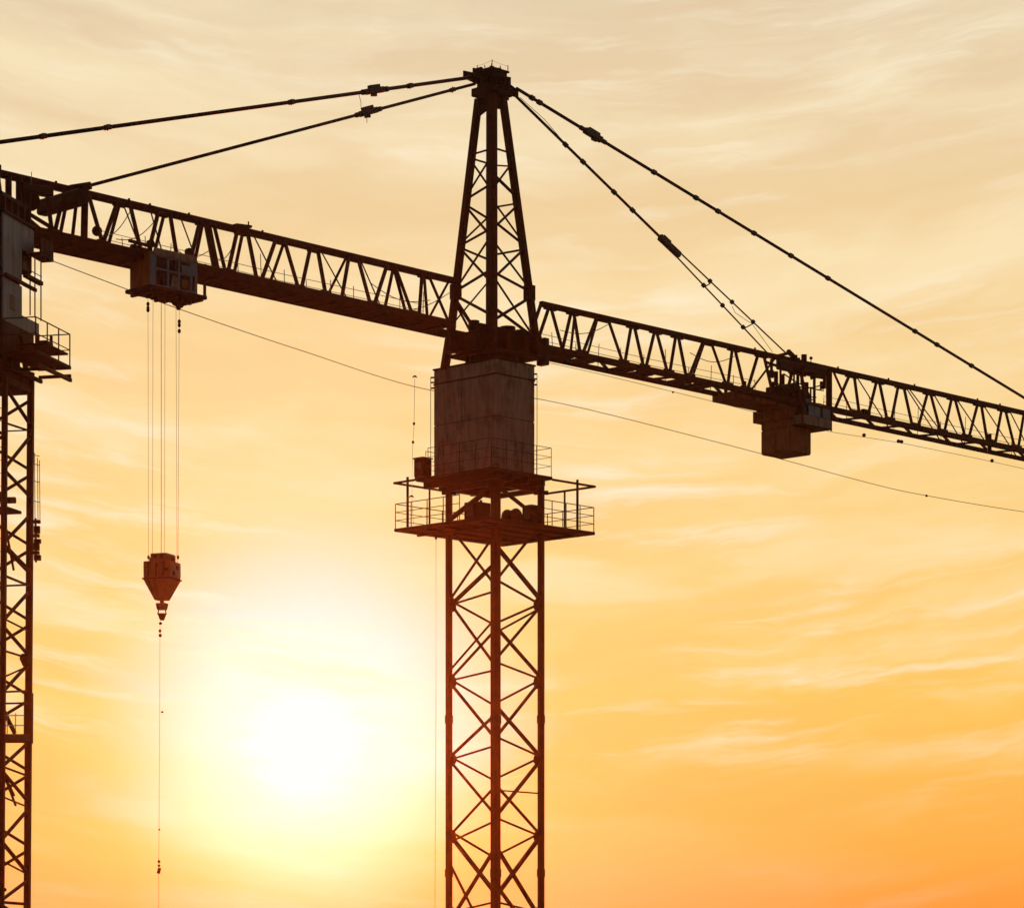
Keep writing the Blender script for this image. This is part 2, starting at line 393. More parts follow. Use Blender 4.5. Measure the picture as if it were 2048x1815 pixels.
# slewing frame on top of the box ---------------------------------
ZR = zat(700, D)
cyl('slewing_ring', Vector((C.x,C.y,ZT+.06)), Vector((C.x,C.y,ZT+.28)), .82, M_DARK, crane, 32)
for k in range(18):
    a = k*2*math.pi/18; p = C + Vector((math.cos(a)*.86, math.sin(a)*.86, 0))
    cyl('ring_bolt', Vector((p.x,p.y,ZT+.03)), Vector((p.x,p.y,ZT+.30)), .04, M_DARK, crane, 8)
ZL = zat(655, D)
for w in (-.62, .62): box('turntable_beam', C, U, V, (-1.35,1.32), (w-.09,w+.09), (ZT+.385,ZL-.16), M_DARK, crane)
for a in (-1.1, -.35, .45, 1.12): box('turntable_beam', C, U, V, (a-.08,a+.08), (-.92,.92), (ZT+.388,ZL-.30), M_RED, crane)
box('turntable_plate', C, U, V, (-1.0,1.10), (-.96,.96), (ZT+.281,ZT+.38), M_RED, crane)
box('corner_bracket', C, U, V, (1.18,1.40), (-.94,-.60), (ZT+.16,ZL-.25), M_DARK, crane)
for i, (a, b, r_) in enumerate(((.75,-.35,.20),(.45,-.1,.24),(-.55,.35,.17))):
    p = XY(a, b, ZL-.33); cyl('slewing_motor', p, p+Vector((0,0,.30+.1*i)), r_, M_DARK, crane, 14)
bar('side_plate', XY(-ba-.1, bb+.15, ZT-.02), XY(-ba+.25, bb-.1, ZT+.0), .22, M_DARK, crane, h=.05)

# tower head ------------------------------------------------------
hl = {'L': (P(957,199,D), P(905,650,D), P(889,740,D)), 'R': (P(1005,193,D), P(1073,690,D)),
      'N': (P(985,185,D-.35), P(985.5,690,legs['N'].y)), 'F': (P(980,187,D+.35), P(979,690,legs['F'].y))}
hl['L2'] = (hl['L'][0], P(903,655,D))
bar('head_leg', hl['L'][0], P(903.5,650,D), .21, M_RED, crane, up=V); bar('head_leg', P(903.5,650,D), hl['L'][2], .23, M_RED, crane, up=V)
bar('head_leg', hl['R'][0], P(1076,712,D), .21, M_RED, crane, up=V)
bar('head_leg', hl['N'][0], hl['N'][1], .24, M_RED, crane, up=V); bar('head_leg', hl['F'][0], hl['F'][1], .19, M_RED, crane, up=V)
def HL(k, py): a, b = (hl['L2'] if k == 'L' else hl[k])[:2]; return on_line(a, b, py)
for s in ("L309N297 .06;L317F328 .06;L322N384 .06;F317L390 .06;N366L398 .07;R306N295 .06;R333F330 .06;R327N378 .06;N347R393 .09;"
          "L410F439 .07;L413N477 .075;F431L485 .06;N455L490 .07;R407F416 .06;R411N458 .075;F392R483 .06;N440R488 .075;"
          "L496F520 .07;L498N568 .075;F475L578 .065;N537L582 .08;R499F511 .07;R499N558 .08;F472R575 .065;N543R582 .08;"
          "L591N631 .10;L597F705 .10;L603F735 .07;R595N641 .10;N613R677 .09;F541R680 .065;F560L650 .05").split(';'):
    a, w = s.split(); p, q = HL(a[0], float(a[1:4])), HL(a[4], float(a[5:8])); bar('head_brace', p, q, float(w), M_RED, crane, h=float(w)*.75)
for k, y in (('L',584), ('R',586)):
    o = HL(k, y); bar('head_node', o-Vector((0,0,.22)), o+Vector((0,0,.22)), .30, M_RED, crane, up=V)
# infill plates under the cap
for a, b in (('L','N'), ('N','R')):
    p1, p2 = HL(a, 196), HL(b, 196); q1, q2 = HL(a, 238 if a == 'L' else 216), HL(b, 212 if a == 'L' else 220)
    bm = bmesh.new(); nn = (p2-p1).cross(Vector((0,0,1))).normalized()*.02
    add_loft(bm, [[p1+nn, p2+nn, q2+nn, q1+nn], [p1-nn, p2-nn, q2-nn, q1-nn]]); link('infill_plate', bm, M_DARK, crane)
# cap
CC = Vector(((983-1024)*D/F, D, 0))
zc1, zc0 = zat(178, D), zat(194, D)
box('cap_collar', CC, U, V, (-.44,.46), (-.44,.44), (zc0+.0,zc1), M_DARK, crane, .02)
box('cap_body', CC, U, V, (-.30,.34), (-.34,.34), (zc1+.002,zat(146,D)), M_DARK, crane, .02)
box('cap_roof', CC, U, V, (-.36,.40), (-.38,.38), (zat(146,D)+.002,zat(142.5,D)), M_DARK, crane, .01)
for sgn in (-1, 1):                                      # cheek plates that take the tie rods
    for w in (-.2, .2):
        x0, x1 = (-.34-.0, -1.0) if sgn < 0 else (.36, .95)
        zt = zat(150 if sgn < 0 else 158, D); zb = zat(172 if sgn < 0 else 186, D)
        bm = bmesh.new(); O = CC
        prof = [(x0, zb), (x0, zt), (x1, (zt+zb)/2+.12-(.1 if sgn>0 else 0)), (x1, (zt+zb)/2-.10-(.1 if sgn>0 else 0))]
        add_loft(bm, [[Vector((*(O + U*a + V*(w+e)).xy, z)) for a, z in prof] for e in (-.02,.02)])
        link('cheek_plate', bm, M_DARK, crane)
    for k in range(3):
        a = (-.42-.13*k) if sgn < 0 else (.5+.16*k); z = zat(156 if sgn < 0 else 166+4*k, D)
        q = CC + U*a; cyl('anchor_pin', Vector((*(q - V*.27).xy, z)), Vector((*(q + V*.27).xy, z)), .05, M_DARK, crane, 10)
ct = zat(142.5, D)
def capP(a, b, z): q = CC + U*a + V*b; return Vector((q.x, q.y, z))
cap_posts = [(-.30,.30,.17), (-.33,-.05,.10), (-.33,-.34,.20), (.05,-.34,.10), (.36,-.34,.18), (.38,.1,.08)]
for a, b, h in cap_posts: tube('cap_post', [capP(a,b,ct), capP(a+random.uniform(-.03,.03),b,ct+h)], .013, M_DARK, crane, 6)
tops = [capP(-.30,.30,ct+.16), capP(-.33,-.34,ct+.18), capP(.36,-.34,ct+.16)]
for a, b in zip(tops, tops[1:]): tube('cap_wire', [a, a.lerp(b,.5)-Vector((0,0,.02)), b], .004, M_ROPE, crane, 5)
for a, b, z0, z1, w in ((-.2,-.2,142,139,.16),(.15,-.15,142,137.5,.2),(.28,.2,142,139.5,.14),(-.45,-.25,160,150,.22),(-.62,.0,158,149,.20),(.5,-.2,166,152,.24),(.62,.1,172,160,.26),(.2,-.42,178,158,.18),(-.15,-.4,176,162,.22)):
    bar('cap_fitting', capP(a,b,zat(z0,D)), capP(a,b,zat(z1,D)), w, M_DARK, crane, h=w*.8)
for a, z in ((.48,160),(.66,168),(-.55,152)): cyl('cap_sheave', capP(a,-.12,zat(z,D)), capP(a,.12,zat(z,D)), .13, M_DARK, crane, 14)
tube('lightning_rod', [Vector((CC.x,CC.y,ct)), Vector((CC.x,CC.y,zat(127,D)))], .014, M_DARK, crane, 6)

# jib ---------------------------------------------------------------
WN, WF = -.52, .52
LT = (JP(20,352,0), JP(900,560,0)); RT = (JP(1080,607,0), JP(2045,825,0))
LNn = (JP(83,465,WN), JP(850,637,WN)); RNn = (JP(1099,697,WN), JP(1957,882,WN))
def ext(l, px): return on_line(l[0], l[1], px, 0)
def far(l): return tuple(p + V*(WF-WN) for p in l)
LFf, RFf = far(LNn), far(RNn)
bar('jib_chord', ext(LT,-150), P(914,563,D), .185, M_RED, crane); bar('jib_chord', ext(RT,1082), ext(RT,2160), .165, M_RED, crane)
bar('jib_chord', ext(LNn,-150), ext(LNn,906), .14, M_RED, crane, h=.24); bar('jib_chord', ext(LFf,-150), ext(LFf,890), .14, M_RED, crane, h=.24)
bar('jib_chord', ext(RNn,1076), ext(RNn,2160), .17, M_RED, crane, h=.19); bar('jib_chord', ext(RFf,1050), ext(RFf,2160), .14, M_RED, crane, h=.15)
# walkway floor between the lower chords on the left
p0, p1 = ext(LNn,-150), ext(LNn,900)
NP = 26
for i in range(NP):
    a, b = p0.lerp(p1, i/NP), p0.lerp(p1, (i+1)/NP-.0015)
    o0, o1, dz = V*.075, V*(WF-WN-.075), Vector((0,0,-.10))
    bm = bmesh.new(); th = Vector((0,0,.03+.004*(i%2)))
    add_loft(bm, [[a+o0+dz, b+o0+dz, b+o1+dz, a+o1+dz], [a+o0+dz+th, b+o0+dz+th, b+o1+dz+th, a+o1+dz+th]])
    link('floor_plank', bm, M_RED, crane)
    m = a.lerp(b, .5); bar('cross_tie', m+V*.07-Vector((0,0,.12)), m+V*(WF-WN-.07)-Vector((0,0,.12)), .05, M_RED, crane, h=.03)
# web members: image columns where each one leaves the top chord and reaches the lower chord; n near face, f far face
webL = ("91-105n 130-108n 138-119f 155-144f 170-168n* 177-207n 235-204n 240-215f 260-284n 317-295n 329-306f 340-356n 400-378n 406-387f 414-433n* 428-453f 475-455n 486-467f "
        "495-514n 552-522n 569-539f 569-598n 621-602n 635-652n 694-654f 698-683n 716-742n 774-747n 787-769f 791-826n 787-813f 844-838n 848-855f 857-899n 899-857f "
        "60-45n 40-52n 20-8n -5-8n -25-38n -50-38n -70-90n -105-90n -120-140n")
webR = ("1082-1055n 1099-1072n 1101-1126n 1143-1124n 1147-1161n 1150-1141f 1194-1164n 1196-1174f 1216-1247n 1263-1249n 1268-1288n 1310-1291n 1312-1336n 1352-1339n 1356-1373n 1407-1377n 1410-1384f "
        "1422-1454n 1465-1455n 1469-1490n 1517-1494n 1527-1547n 1552-1502f 1590-1570n 1595-1618n 1665-1705n 1700-1669n 1708-1719n 1754-1735n 1758-1775n 1797-1782n 1807-1825n 1856-1836n "
        "1860-1882n 1904-1888n 1909-1931n 1956-1937n 1962-1975n 2004-1990n 2010-2030n 2048-2036n 2056-2080n 2105-2090n 2110-2135n")
thinR = "1711-1769 1810-1869 1815-1885 1865-1918 1911-1972 1965-2022 2018-2060 2070-2110"
import re
def webs(txt, top, near, far_, w0, w1, thin=False):
    for s in txt.split():
        m = re.match(r'(-?\d+)-(-?\d+)([nf]?)(\*?)', s)
        a, b = float(m.group(1)), float(m.group(2))
        w = w0*(1.8 if m.group(4) else 1)
        p = ext(top, a)
        if m.group(3) == 'n': q = ext(near, b)
        else:                                            # keep going down to the far chord, which shows lower
            q0 = ext(near, b); (x0,y0),(x1,y1) = proj(p), proj(q0)
            bb_ = b + (x1-x0)/max(8, (y1-y0))*20; q = ext(far_, bb_)
            w = w1*(1.4 if m.group(4) else 1)
        bar('jib_strut' if thin else 'jib_diagonal', p, q, w, M_RED, crane, h=w*.8)
webs(webL, LT, LNn, LFf, .10, .085); webs(webR, RT, RNn, RFf, .095, .075)
webs(thinR, RT, RNn, RFf, .04, .038, True)
webs("245-288 300-330 360-400 425-450 505-560 640-700 720-765", LT, LNn, LFf, .04, .034, True)
# node plates on the top chord
for l, cols in ((LT, (238,323,403,481,560,627,705,782,848)), (RT, (1100,1145,1206,1265,1311,1354,1415,1467,1522,1703,1756,1802,1858,1906,1959,2007))):
    for c_ in cols:
        a, b = ext(l, c_-11), ext(l, c_+11)
        o = Vector((0,0,-.07)); bar('node_plate', a+o, b+o, .11, M_RED, crane, h=.13)
# near-chord node plates
for l, cols in ((LNn, (105,204,290,380,460,600,652,745,832)), (RNn, (1163,1248,1290,1338,1380,1455,1492,1711,1780,1831,1885,1934,1983,2033))):
    for c_ in cols:
        a, b = ext(l, c_-9), ext(l, c_+9); o = Vector((0,0,.10)); bar('node_plate', a+o, b+o, .09, M_RED, crane, h=.12)
# lacing between the lower chords on the right
px_ = 1085; k = 0
while px_ < 2140:
    a = ext(RNn, px_) if k % 2 else ext(RFf, px_-20); b = ext(RFf, px_+20) if k % 2 else ext(RNn, px_+40)
    bar('lacing_bar', a-Vector((0,0,.02)), b-Vector((0,0,.02)), .11, M_RED, crane, h=.06)
    px_ += 38; k += 1
# grating walkway on the first part of the right jib, seen from below
g0, g1 = ext(RNn,1085), ext(RNn,1440)
for i in range(9):
    if i in (3, 6): continue
    a, b = g0.lerp(g1, i/9), g0.lerp(g1, (i+.86)/9); o0, o1, dz, th = V*.30, V*.78, Vector((0,0,-.05)), Vector((0,0,.03))
    bm = bmesh.new(); add_loft(bm, [[a+o0+dz, b+o0+dz, b+o1+dz, a+o1+dz], [a+o0+dz+th, b+o0+dz+th, b+o1+dz+th, a+o1+dz+th]]); link('grating', bm, M_RED, crane)
# thin walkway rails inside the truss
for l, a0, a1 in ((LNn, 235, 880), (RNn, 1095, 1545), (RNn, 1680, 2150)):
    n = int((a1-a0)/44); off = V*.72
    for i in range(n+1):
        p = ext(l, a0+(a1-a0)*i/n) + off
        hgt = (.55 + .25*random.random()) if random.random() < .8 else 1.0
        tube('rail_post', [p, p+Vector((random.uniform(-.05,.05),0,hgt))], .012, M_ROPE, crane, 5)
    for hgt in (.42, .62):
        a, b = ext(l, a0)+off+Vector((0,0,hgt)), ext(l, a1)+off+Vector((0,0,hgt))
        tube('handrail', [a, a.lerp(b,.5)-Vector((0,0,.05)), b], .009, M_ROPE, crane, 5)
# slack control cables hanging inside the left truss
for a0, a1, y0, y1 in ((200,262,470,420),(232,318,478,432),(345,420,492,500),(430,476,520,470),(740,860,565,600),(770,900,615,585),(1120,1230,660,640),(1380,1470,705,712)):
    a, b = JP(a0,y0,.1), JP(a1,y1,.1)
    tube('control_cable', [a.lerp(b,i/8) - Vector((0,0,.25*math.sin(math.pi*i/8))) for i in range(9)], .013, M_ROPE, crane, 5)
# heavy end frame of the left jib
for px0 in (17, 38, 56): bar('end_post', JP(px0,355,WN), JP(px0,458,WN), .15, M_DARK, crane)
tq = T(166, -.8)
pa = XY(tq, -.8, 0); pb = XY(tq, .95, 0); zb_ = zat(393, pa.y)
bar('cross_beam', Vector((pa.x,pa.y,zb_)), Vector((pb.x,pb.y,zb_)), .34, M_DARK, crane, h=.40)
bar('cross_beam', JP(40,375,WN), JP(100,385,WN), .3, M_DARK, crane, h=.22)
cyl('winch_drum', JP(60,402,-.45), JP(60,402,.45), .26, M_DARK, crane, 16)
cyl('anchor_pin', JP(160,376,-.3), JP(160,376,.3), .09, M_DARK, crane, 10)
bar('tie_anchor', JP(140,378,0), JP(178,372,0), .22, M_DARK, crane, h=.20)
ball('cable_drum', JP(194,462,-.1), .14, M_DARK, crane)
bar('bracket', JP(470,450,0), JP(500,454,0), .18, M_DARK, crane, h=.07); tube('bracket_pin', [JP(497,455,0), JP(497,443,0)], .02, M_DARK, crane)
# small fittings standing on the top chord
for px0, l in ((112,LT),(258,LT),(300,LT),(378,LT),(525,LT),(1510,RT),(1676,RT),(1777,RT),(1829,RT),(1955,RT),(2000,RT)):
    p = ext(l, px0); bar('chord_fitting', p+Vector((0,0,.08)), p+Vector((0,0,.15)), .06, M_DARK, crane)
tube('antenna', [JP(63,366,0), JP(63,344,0)], .010, M_ROPE, crane, 5)
bar('end_post', JP(1658,742,WN-.05), JP(1658,815,WN-.05), .20, M_DARK, crane)
bar('clamp_block', JP(1725,822,WN), JP(1738,825,WN), .16, M_DARK, crane)
bar('clamp_block', JP(1979,868,WN), JP(1979,905,WN), .14, M_DARK, crane)

# tie rods ----------------------------------------------------------------
def tie(p, q, r, clamps, buckle=None, wdt=.0):
    o = tube('tie_rod', [p, q], r, M_DARK, crane, 10); dv = (q-p).normalized()
    for px0 in clamps:
        c0 = on_line(p, q, px0, 0)
        bar('rod_clamp', c0-dv*.08, c0+dv*.08, r*2+.03, M_BLACK, o); bar('rod_clamp', c0+Vector((0,0,-.085)), c0+Vector((0,0,.085)), .035, M_BLACK, o)
    if buckle:
        c0 = on_line(p, q, buckle[0], 0); L_ = buckle[1]
        bar('turnbuckle', c0-dv*L_, c0+dv*L_, .19, M_BLACK, o, h=.17)
        bar('turnbuckle', c0-dv*(L_*.55)+Vector((0,0,.05)), c0+dv*(L_*.7)+Vector((0,0,.05)), .14, M_BLACK, o, h=.24)
        bar('turnbuckle', c0-dv*(L_*.1)+Vector((0,0,-.08)), c0+dv*(L_*.45)+Vector((0,0,-.06)), .10, M_BLACK, o, h=.18)
        for e in (-1, 1): tube('turnbuckle_eye', [c0+dv*(e*L_)-dv*.02, c0+dv*(e*(L_+.22))], r+.025, M_BLACK, o, 8)
    return o
q0 = ext(LT, -140)
tie(Vector((*(CC-U*.80).xy, zat(154.5,(CC-U*.8).y))), JP(-150,305,0), .055, (86,215,583,820), (750, .32))
tie(Vector((*(CC-U*.72).xy, zat(168,(CC-U*.72).y))), JP(172,373,0), .047, (905,), (737, .32))
r0 = P(1033,177,D+.7)
tie(r0, ext(RT,2128), .052, (1064,1079,1308,1392,1436,1508,1582,1656,1830,1874,1943), (1186, .38))
r1 = P(1023,184,D+.6); rq = JP(1568,710,0)
rm = r1.lerp(rq, 0); 
rA = JP(1320,474,0); rB = JP(1358,510,0)
tie(r1, rA, .045, (1131,1166,1228,1265))
dvk = (rB-rA).normalized()
bk = bar('turnbuckle', rA, rB, .19, M_BLACK, crane, h=.20)
bar('turnbuckle', rA+dvk*.15+Vector((0,0,.06)), rA+dvk*.5+Vector((0,0,.06)), .13, M_BLACK, bk, h=.22)
for a, b, cl in ((JP(1352,512,-.06), JP(1536,707,-.06), (1407,1445,1486)), (JP(1362,507,.06), JP(1574,708,.06), (1420,1464,1506))):
    o = tube('tie_rod', [a, b], .025, M_RED, crane, 8); dv = (b-a).normalized()
    for px0 in cl: c0 = on_line(a, b, px0, 0); bar('rod_clamp', c0-dv*.05, c0+dv*.05, .12, M_BLACK, o)
for (a, b) in (((1407,575),(1420,567)), ((1486,658),(1506,647))): tube('rod_link', [JP(*a,-.06), JP(*b,.06)], .02, M_RED, crane, 6)
for pts, w in ((((1464,612),(1470,625),(1500,645)), .05), (((1506,650),(1545,704)), .05), (((718,190),(722,205),(722,215)), 0), (((733,228),(734,246)), 0), (((1040,195),(1090,240),(1128,285)), 0)):
    tube('slack_wire', [JP(x, y, w) for x, y in pts], .009, M_ROPE, crane, 5)
bar('rod_anchor', JP(1552,712,-.1), JP(1578,706,-.1), .1, M_RED, crane); bar('rod_anchor', JP(1576,702,.0), JP(1590,716,.0), .14, M_RED, crane)
# travel rope slung under the right jib
pts = [JP(x, y, .1) for x, y in ((1092,724),(1200,748),(1345,783),(1440,806),(1665,864),(1800,885),(1957,917),(2048,937),(2120,954))]
o = tube('travel_rope', pts, .008, M_ROPE, crane, 6)
for x, y in ((1728,870),(1797,882),(1803,883),(1984,921),(1346,784)):
    ball('rope_stop', JP(x, y, .1), .07 if x > 1400 else .035, M_BLACK, o)

# ------------------------------------------------------------------ trolley with its cab, hanging from the left jib
tw = -.88; tC = XY(T(301,tw), tw)
tr = thing('jib_trolley', (tC.x, tC.y, zat(570,tC.y)), 'dark crane trolley cab with a grid of windows hanging under the left jib', 'trolley')
zb0, zt0 = zat(569, tC.y), zat(500, tC.y)
L_ = T(395,tw)-T(301,tw)
box('cab_body', tC, U, V, (.02,L_-.28), (.04,.90), (zb0,zt0), M_RUST, tr, .015)
box('cab_back', tC, U, V, (L_-.279,L_), (.10,.90), (zb0,zt0-.2), M_RUST, tr, .015)
# window wall: frame members with glass set back
zr = lambda f: zb0 + (zt0-zb0)*f
for a0, a1 in ((0,.20), (L_*.375-.03,L_*.375+.03), (L_*.61-.03,L_*.61+.03), (L_*.84,L_)): box('window_frame', tC, U, V, (a0,a1), (0,.045), (zr(.04),zr(.86)), M_GREY, tr, .006)
for f0, f1 in ((.48,.53), (.86,.90), (0,.05)): box('window_frame', tC, U, V, (0,L_), (-.004,.039), (zr(f0),zr(f1)), M_GREY, tr, .006)
for a0, a1 in ((.2,L_*.375-.03), (L_*.375+.03,L_*.61-.03), (L_*.61+.03,L_*.84)):
    for f0, f1 in ((.05,.48), (.53,.86)): box('window_pane', tC, U, V, (a0,a1), (.028,.036), (zr(f0),zr(f1)), M_GLASS, tr, 0)
bm = bmesh.new(); g0 = [(L_*.42,.06),(L_*.60,.06),(L_*.56,.36),(L_*.47,.40)]
add_loft(bm, [[Vector((*(tC + U*a + V*b).xy, zr(f))) for a, f in g0] for b in (-.02,.02)]); link('machine_guard', bm, M_PANEL, tr)
box('half_panel', tC, U, V, (L_*.66,L_*.98), (-.012,.026), (zr(.54),zr(.76)), M_GREY, tr, .006)
box('half_panel', tC, U, V, (L_*.66,L_*.80), (-.015,.026), (zr(.10),zr(.34)), M_RUST, tr, .006)
for a, f0, f1 in ((.28,.06,.46), (.40,.06,.22), (L_*.70,.34,.48), (L_*.9,.06,.5), (L_*.5,.56,.84)): bar('inner_post', Vector((*(tC+U*a-V*.01).xy, zr(f0))), Vector((*(tC+U*(a+.03)-V*.01).xy, zr(f1))), .05, M_DARK, tr)
for a, w in ((.25,.12),(.62,.2),(1.05,.15),(1.5,.22)): bar('tray_fitting', Vector((*(tC+U*a+V*.3).xy, zb0-.10)), Vector((*(tC+U*a+V*.3).xy, zb0-.24)), w, M_DARK, tr)
nb = 5
for i in range(nb):                                      # panelled parapet on top of the cab
    a0, a1 = .12+(L_-.16)*i/nb, .12+(L_-.16)*(i+1)/nb-.012
    box('parapet_panel', tC, U, V, (a0,a1), (-.03,.0), (zr(.905),zr(1.10)), M_PANEL, tr, .005)
box('base_tray', tC, U, V, (-.06,L_+.30), (-.05,1.0), (zb0-.10,zb0-.002), M_DARK, tr, .01)
for a in (.1, .9, 1.7): box('tray_joist', tC, U, V, (a,a+.09), (-.03,.98), (zb0-.17,zb0-.102), M_DARK, tr, .006)
for b in (-.0, .9):
    for a in (L_+.25,): box('frame_post', tC, U, V, (a-.035,a+.035), (b-.03,b+.03), (zb0,zt0-.1), M_RED, tr, .006)
box('frame_rail', tC, U, V, (L_-.01,L_+.285), (-.03,.03), (zr(.80),zr(.86)), M_RED, tr, .006)
box('frame_rail', tC, U, V, (L_+.215,L_+.285), (-.05,.93), (zr(.865),zr(.93)), M_RED, tr, .006)
for a in (.15, L_-.15):                                  # hanger arms and wheels on the lower chord
    p = tC + U*a; pz = zat(497, tC.y) - a*.0
    for b in (.18, .88):
        q = p + V*b; bar('hanger', Vector((q.x,q.y,zt0-.1)), Vector((q.x,q.y,zt0+.22)), .09, M_DARK, tr)
        cyl('trolley_wheel', Vector((*(q-V*.05).xy, zt0+.22)), Vector((*(q+V*.05).xy, zt0+.22)), .11, M_DARK, tr, 14)
bar('buffer_arm', JP(258,481,-.85), JP(300,492,-.85), .08, M_DARK, tr); bar('buffer_arm', JP(262,490,-.85), JP(298,500,-.85), .05, M_DARK, tr)
# rope sheaves under the tray; rope tops lie on the trolley's own grid
RC = XY(T(325,-.30), -.30); YR = RC.y
shv = [(296,593),(306,596),(322.5,601),(330,603),(352,606),(358.5,611)]
for px0, py0 in shv:
    p = P(px0, py0-4, YR); cyl('rope_sheave', p-V*.05, p+V*.05, .10 if px0 < 350 else .13, M_DARK, tr, 14)
    bar('sheave_hanger', p, Vector((p.x,p.y,zb0-.12)), .07, M_DARK, tr)
p = P(357,612,YR); bar('rope_guide', p+Vector((0,0,.18)), p-Vector((0,0,.10)), .19, M_DARK, tr, taper=.5)
# hook block ---------------------------------------------------
hb = thing('hook_block', tuple(P(324,1157,YR)), 'rust red hopper shaped hook block hanging on ropes left of the sun', 'hook block')
ha = math.radians(74)
HU = Vector((math.sin(math.radians(-74)), -math.cos(math.radians(-74)), 0)); HU = Vector((-math.cos(math.radians(17)), math.sin(math.radians(17))*1.0, 0))
HV = Vector((math.sin(math.radians(17)), math.cos(math.radians(17)), 0))
HO = P(324,1157,YR); HO.z = 0; s_ = .755/2
hz = lambda py: zat(py, YR)
box('block_body', HO, HU, HV, (-s_,s_), (-s_,s_), (hz(1157),hz(1124)), M_RUST, hb, .015)
box('block_top', HO, HU, HV, (-s_*.72,s_*.55), (-s_*.8,s_*.8), (hz(1124)+.002,hz(1108)), M_RUST, hb, .02)
for a in (-.22, .0, .22): box('side_rib', HO, HU, HV, (a-.025,a+.025), (-s_-.02,-s_+.0), (hz(1155),hz(1127)), M_RED, hb, .004)
box('end_plate', HO, HU, HV, (-s_-.012,-s_-.001), (-s_+.03,s_-.03), (hz(1154),hz(1128)), M_PANEL, hb, .004)
for b, y in ((-.12,1147),(.12,1134)): box('dark_plate', HO, HU, HV, (-s_-.024,-s_-.0125), (b-.08,b+.08), (hz(y+5),hz(y-3)), M_DARK, hb, .004)  # dark plates stand in for the shade inside holes in this face
for a, y in ((-.12,1115),(.06,1115),(-.02,1134),(-.29,1142)): box('dark_plate', HO, HU, HV, (a-.05,a+.05), (-s_*(.8 if y < 1120 else 1)-.016,-s_*(.8 if y < 1120 else 1)-.003), (hz(y+3),hz(y-3)), M_DARK, hb, .004)
for a in (-.33,.33): bar('lifting_lug', Vector((*(HO+HU*a).xy, hz(1124.5))), Vector((*(HO+HU*a).xy, hz(1114))), .07, M_DARK, hb)
for b in (): box('side_rib', HO, HU, HV, (-s_-.02,-s_), (b-.03,b+.03), (hz(1155),hz(1127)), M_RED, hb, .004)
box('block_rim', HO, HU, HV, (-s_-.03,s_+.03), (-s_-.03,s_+.03), (hz(1160),hz(1157)-.002), M_DARK, hb, .008)
def frustum(name, y0, y1, h0, h1, mat):
    bm = bmesh.new()
    add_loft(bm, [[Vector((*(HO + HU*a*h + HV*b*h).xy, z)) for a, b in ((-1,-1),(1,-1),(1,1),(-1,1))] for h, z in ((h0,hz(y0)), (h1,hz(y1)))])
    bmesh.ops.bevel(bm, geom=bm.edges[:], offset=.01, segments=1, affect='EDGES'); link(name, bm, mat, hb)
frustum('block_cone', 1160.3, 1200, s_+.0, .155, M_RUST)
cyl('swivel_neck', Vector((HO.x,HO.y,hz(1201))), Vector((HO.x,HO.y,hz(1208))), .055, M_RED, hb)
frustum('swivel_head', 1206, 1219, .135, .105, M_RUST)
for s in (-1, 1): q = HO + HU*.10*s; bar('swivel_link', Vector((q.x,q.y,hz(1218))), Vector((q.x-.02*s,q.y,hz(1228))), .03, M_RED, hb)
frustum('hook_shank', 1226, 1240, .10, .045, M_RUST)
ropeset = thing('hoist_ropes', tuple(P(324,600,YR)), 'six thin steel hoist ropes running down from trolley cab to hook block', 'ropes')
for (px0, py0), (px1, py1) in zip(shv, ((297,1126),(305,1124),(322.5,1110),(329,1110),(354,1126),(356,1126))):
    big = px0 == 322.5
    ro = tube('rope', [P(px0,py0,YR), P((px0+px1)/2,(py0+py1)/2,YR), P(px1,py1,YR)], (.008 if big else .0052), M_ROPE, ropeset, 6)
    if px0 in (296, 358.5):
        for y in ((608,616,620) if px0 == 296 else (643,650,662)): ball('rope_clamp', P(px0, y, YR), .045, M_DARK, ro, 1.4)
        ball('rope_socket', P(px1, py1-12, YR), .035, M_RED, ro, 1.6)
tag_ = thing('load_line', tuple(P(320,1242,YR)), 'single thin line with small couplings hanging below the hook block', 'line')
pl = P(320,1242,YR); pe = Vector((P(317,1815,YR).x, YR, 2.2))
ln = tube('wire', [pl, P(319,1500,YR), P(317.5,1740,YR), pe], .006, M_ROPE, tag_, 6)
for x, y, r_, s in ((321,1246,.045,.9),(320,1261,.04,1.2),(320.5,1270,.045,1.1),(324.5,1423,.035,.8),(318.5,1658,.025,1.2),(318,1722,.04,1.2),(318,1730,.04,.9)): ball('coupling', P(x,y,YR), r_, M_DARK, tag_, s)
bar('link_plate', P(319.5,1734,YR), P(316.5,1746,YR), .085, M_BLACK, tag_); ball('load_hook', pe-Vector((0,0,.15)), .2, M_DARK, tag_, 1.2)

# ------------------------------------------------------------------ counterweight and machinery cabin on the right jib
nw = -.62; wC = XY(T(1580,nw), nw)
cw = thing('counterweight', (wC.x, wC.y, zat(905,wC.y)), 'rusty box counterweight hanging under the right jib', 'counterweight')
cz = lambda py: zat(py, wC.y)
Lc = T(1622,nw)-T(1580,nw)
box('weight_block', wC, U, V, (.02,Lc), (.02,1.22), (cz(902),cz(838)), M_RUST, cw, .02)
for i in range(2): box('side_panel', wC, U, V, (-.012,.02), (.02+.61*i,.61*(i+1)), (cz(900),cz(854 if i else 854)), M_RUST, cw, .008)
box('side_panel', wC, U, V, (.04,Lc-.02), (-.012,.02), (cz(900),cz(850)), M_RUST, cw, .008)
box('side_panel', wC, U, V, (-.012,.02), (.02,1.22), (cz(852),cz(836)), M_RUST, cw, .008)
box('hanger_plate', wC, U, V, (-.10,Lc+.15), (-.06,1.52), (cz(836),cz(813)), M_RUST, cw, .015)
sw = .72; s0, s1 = T(1424,sw), T(1487,sw)
zs = zat(804, XY(s0,sw).y)
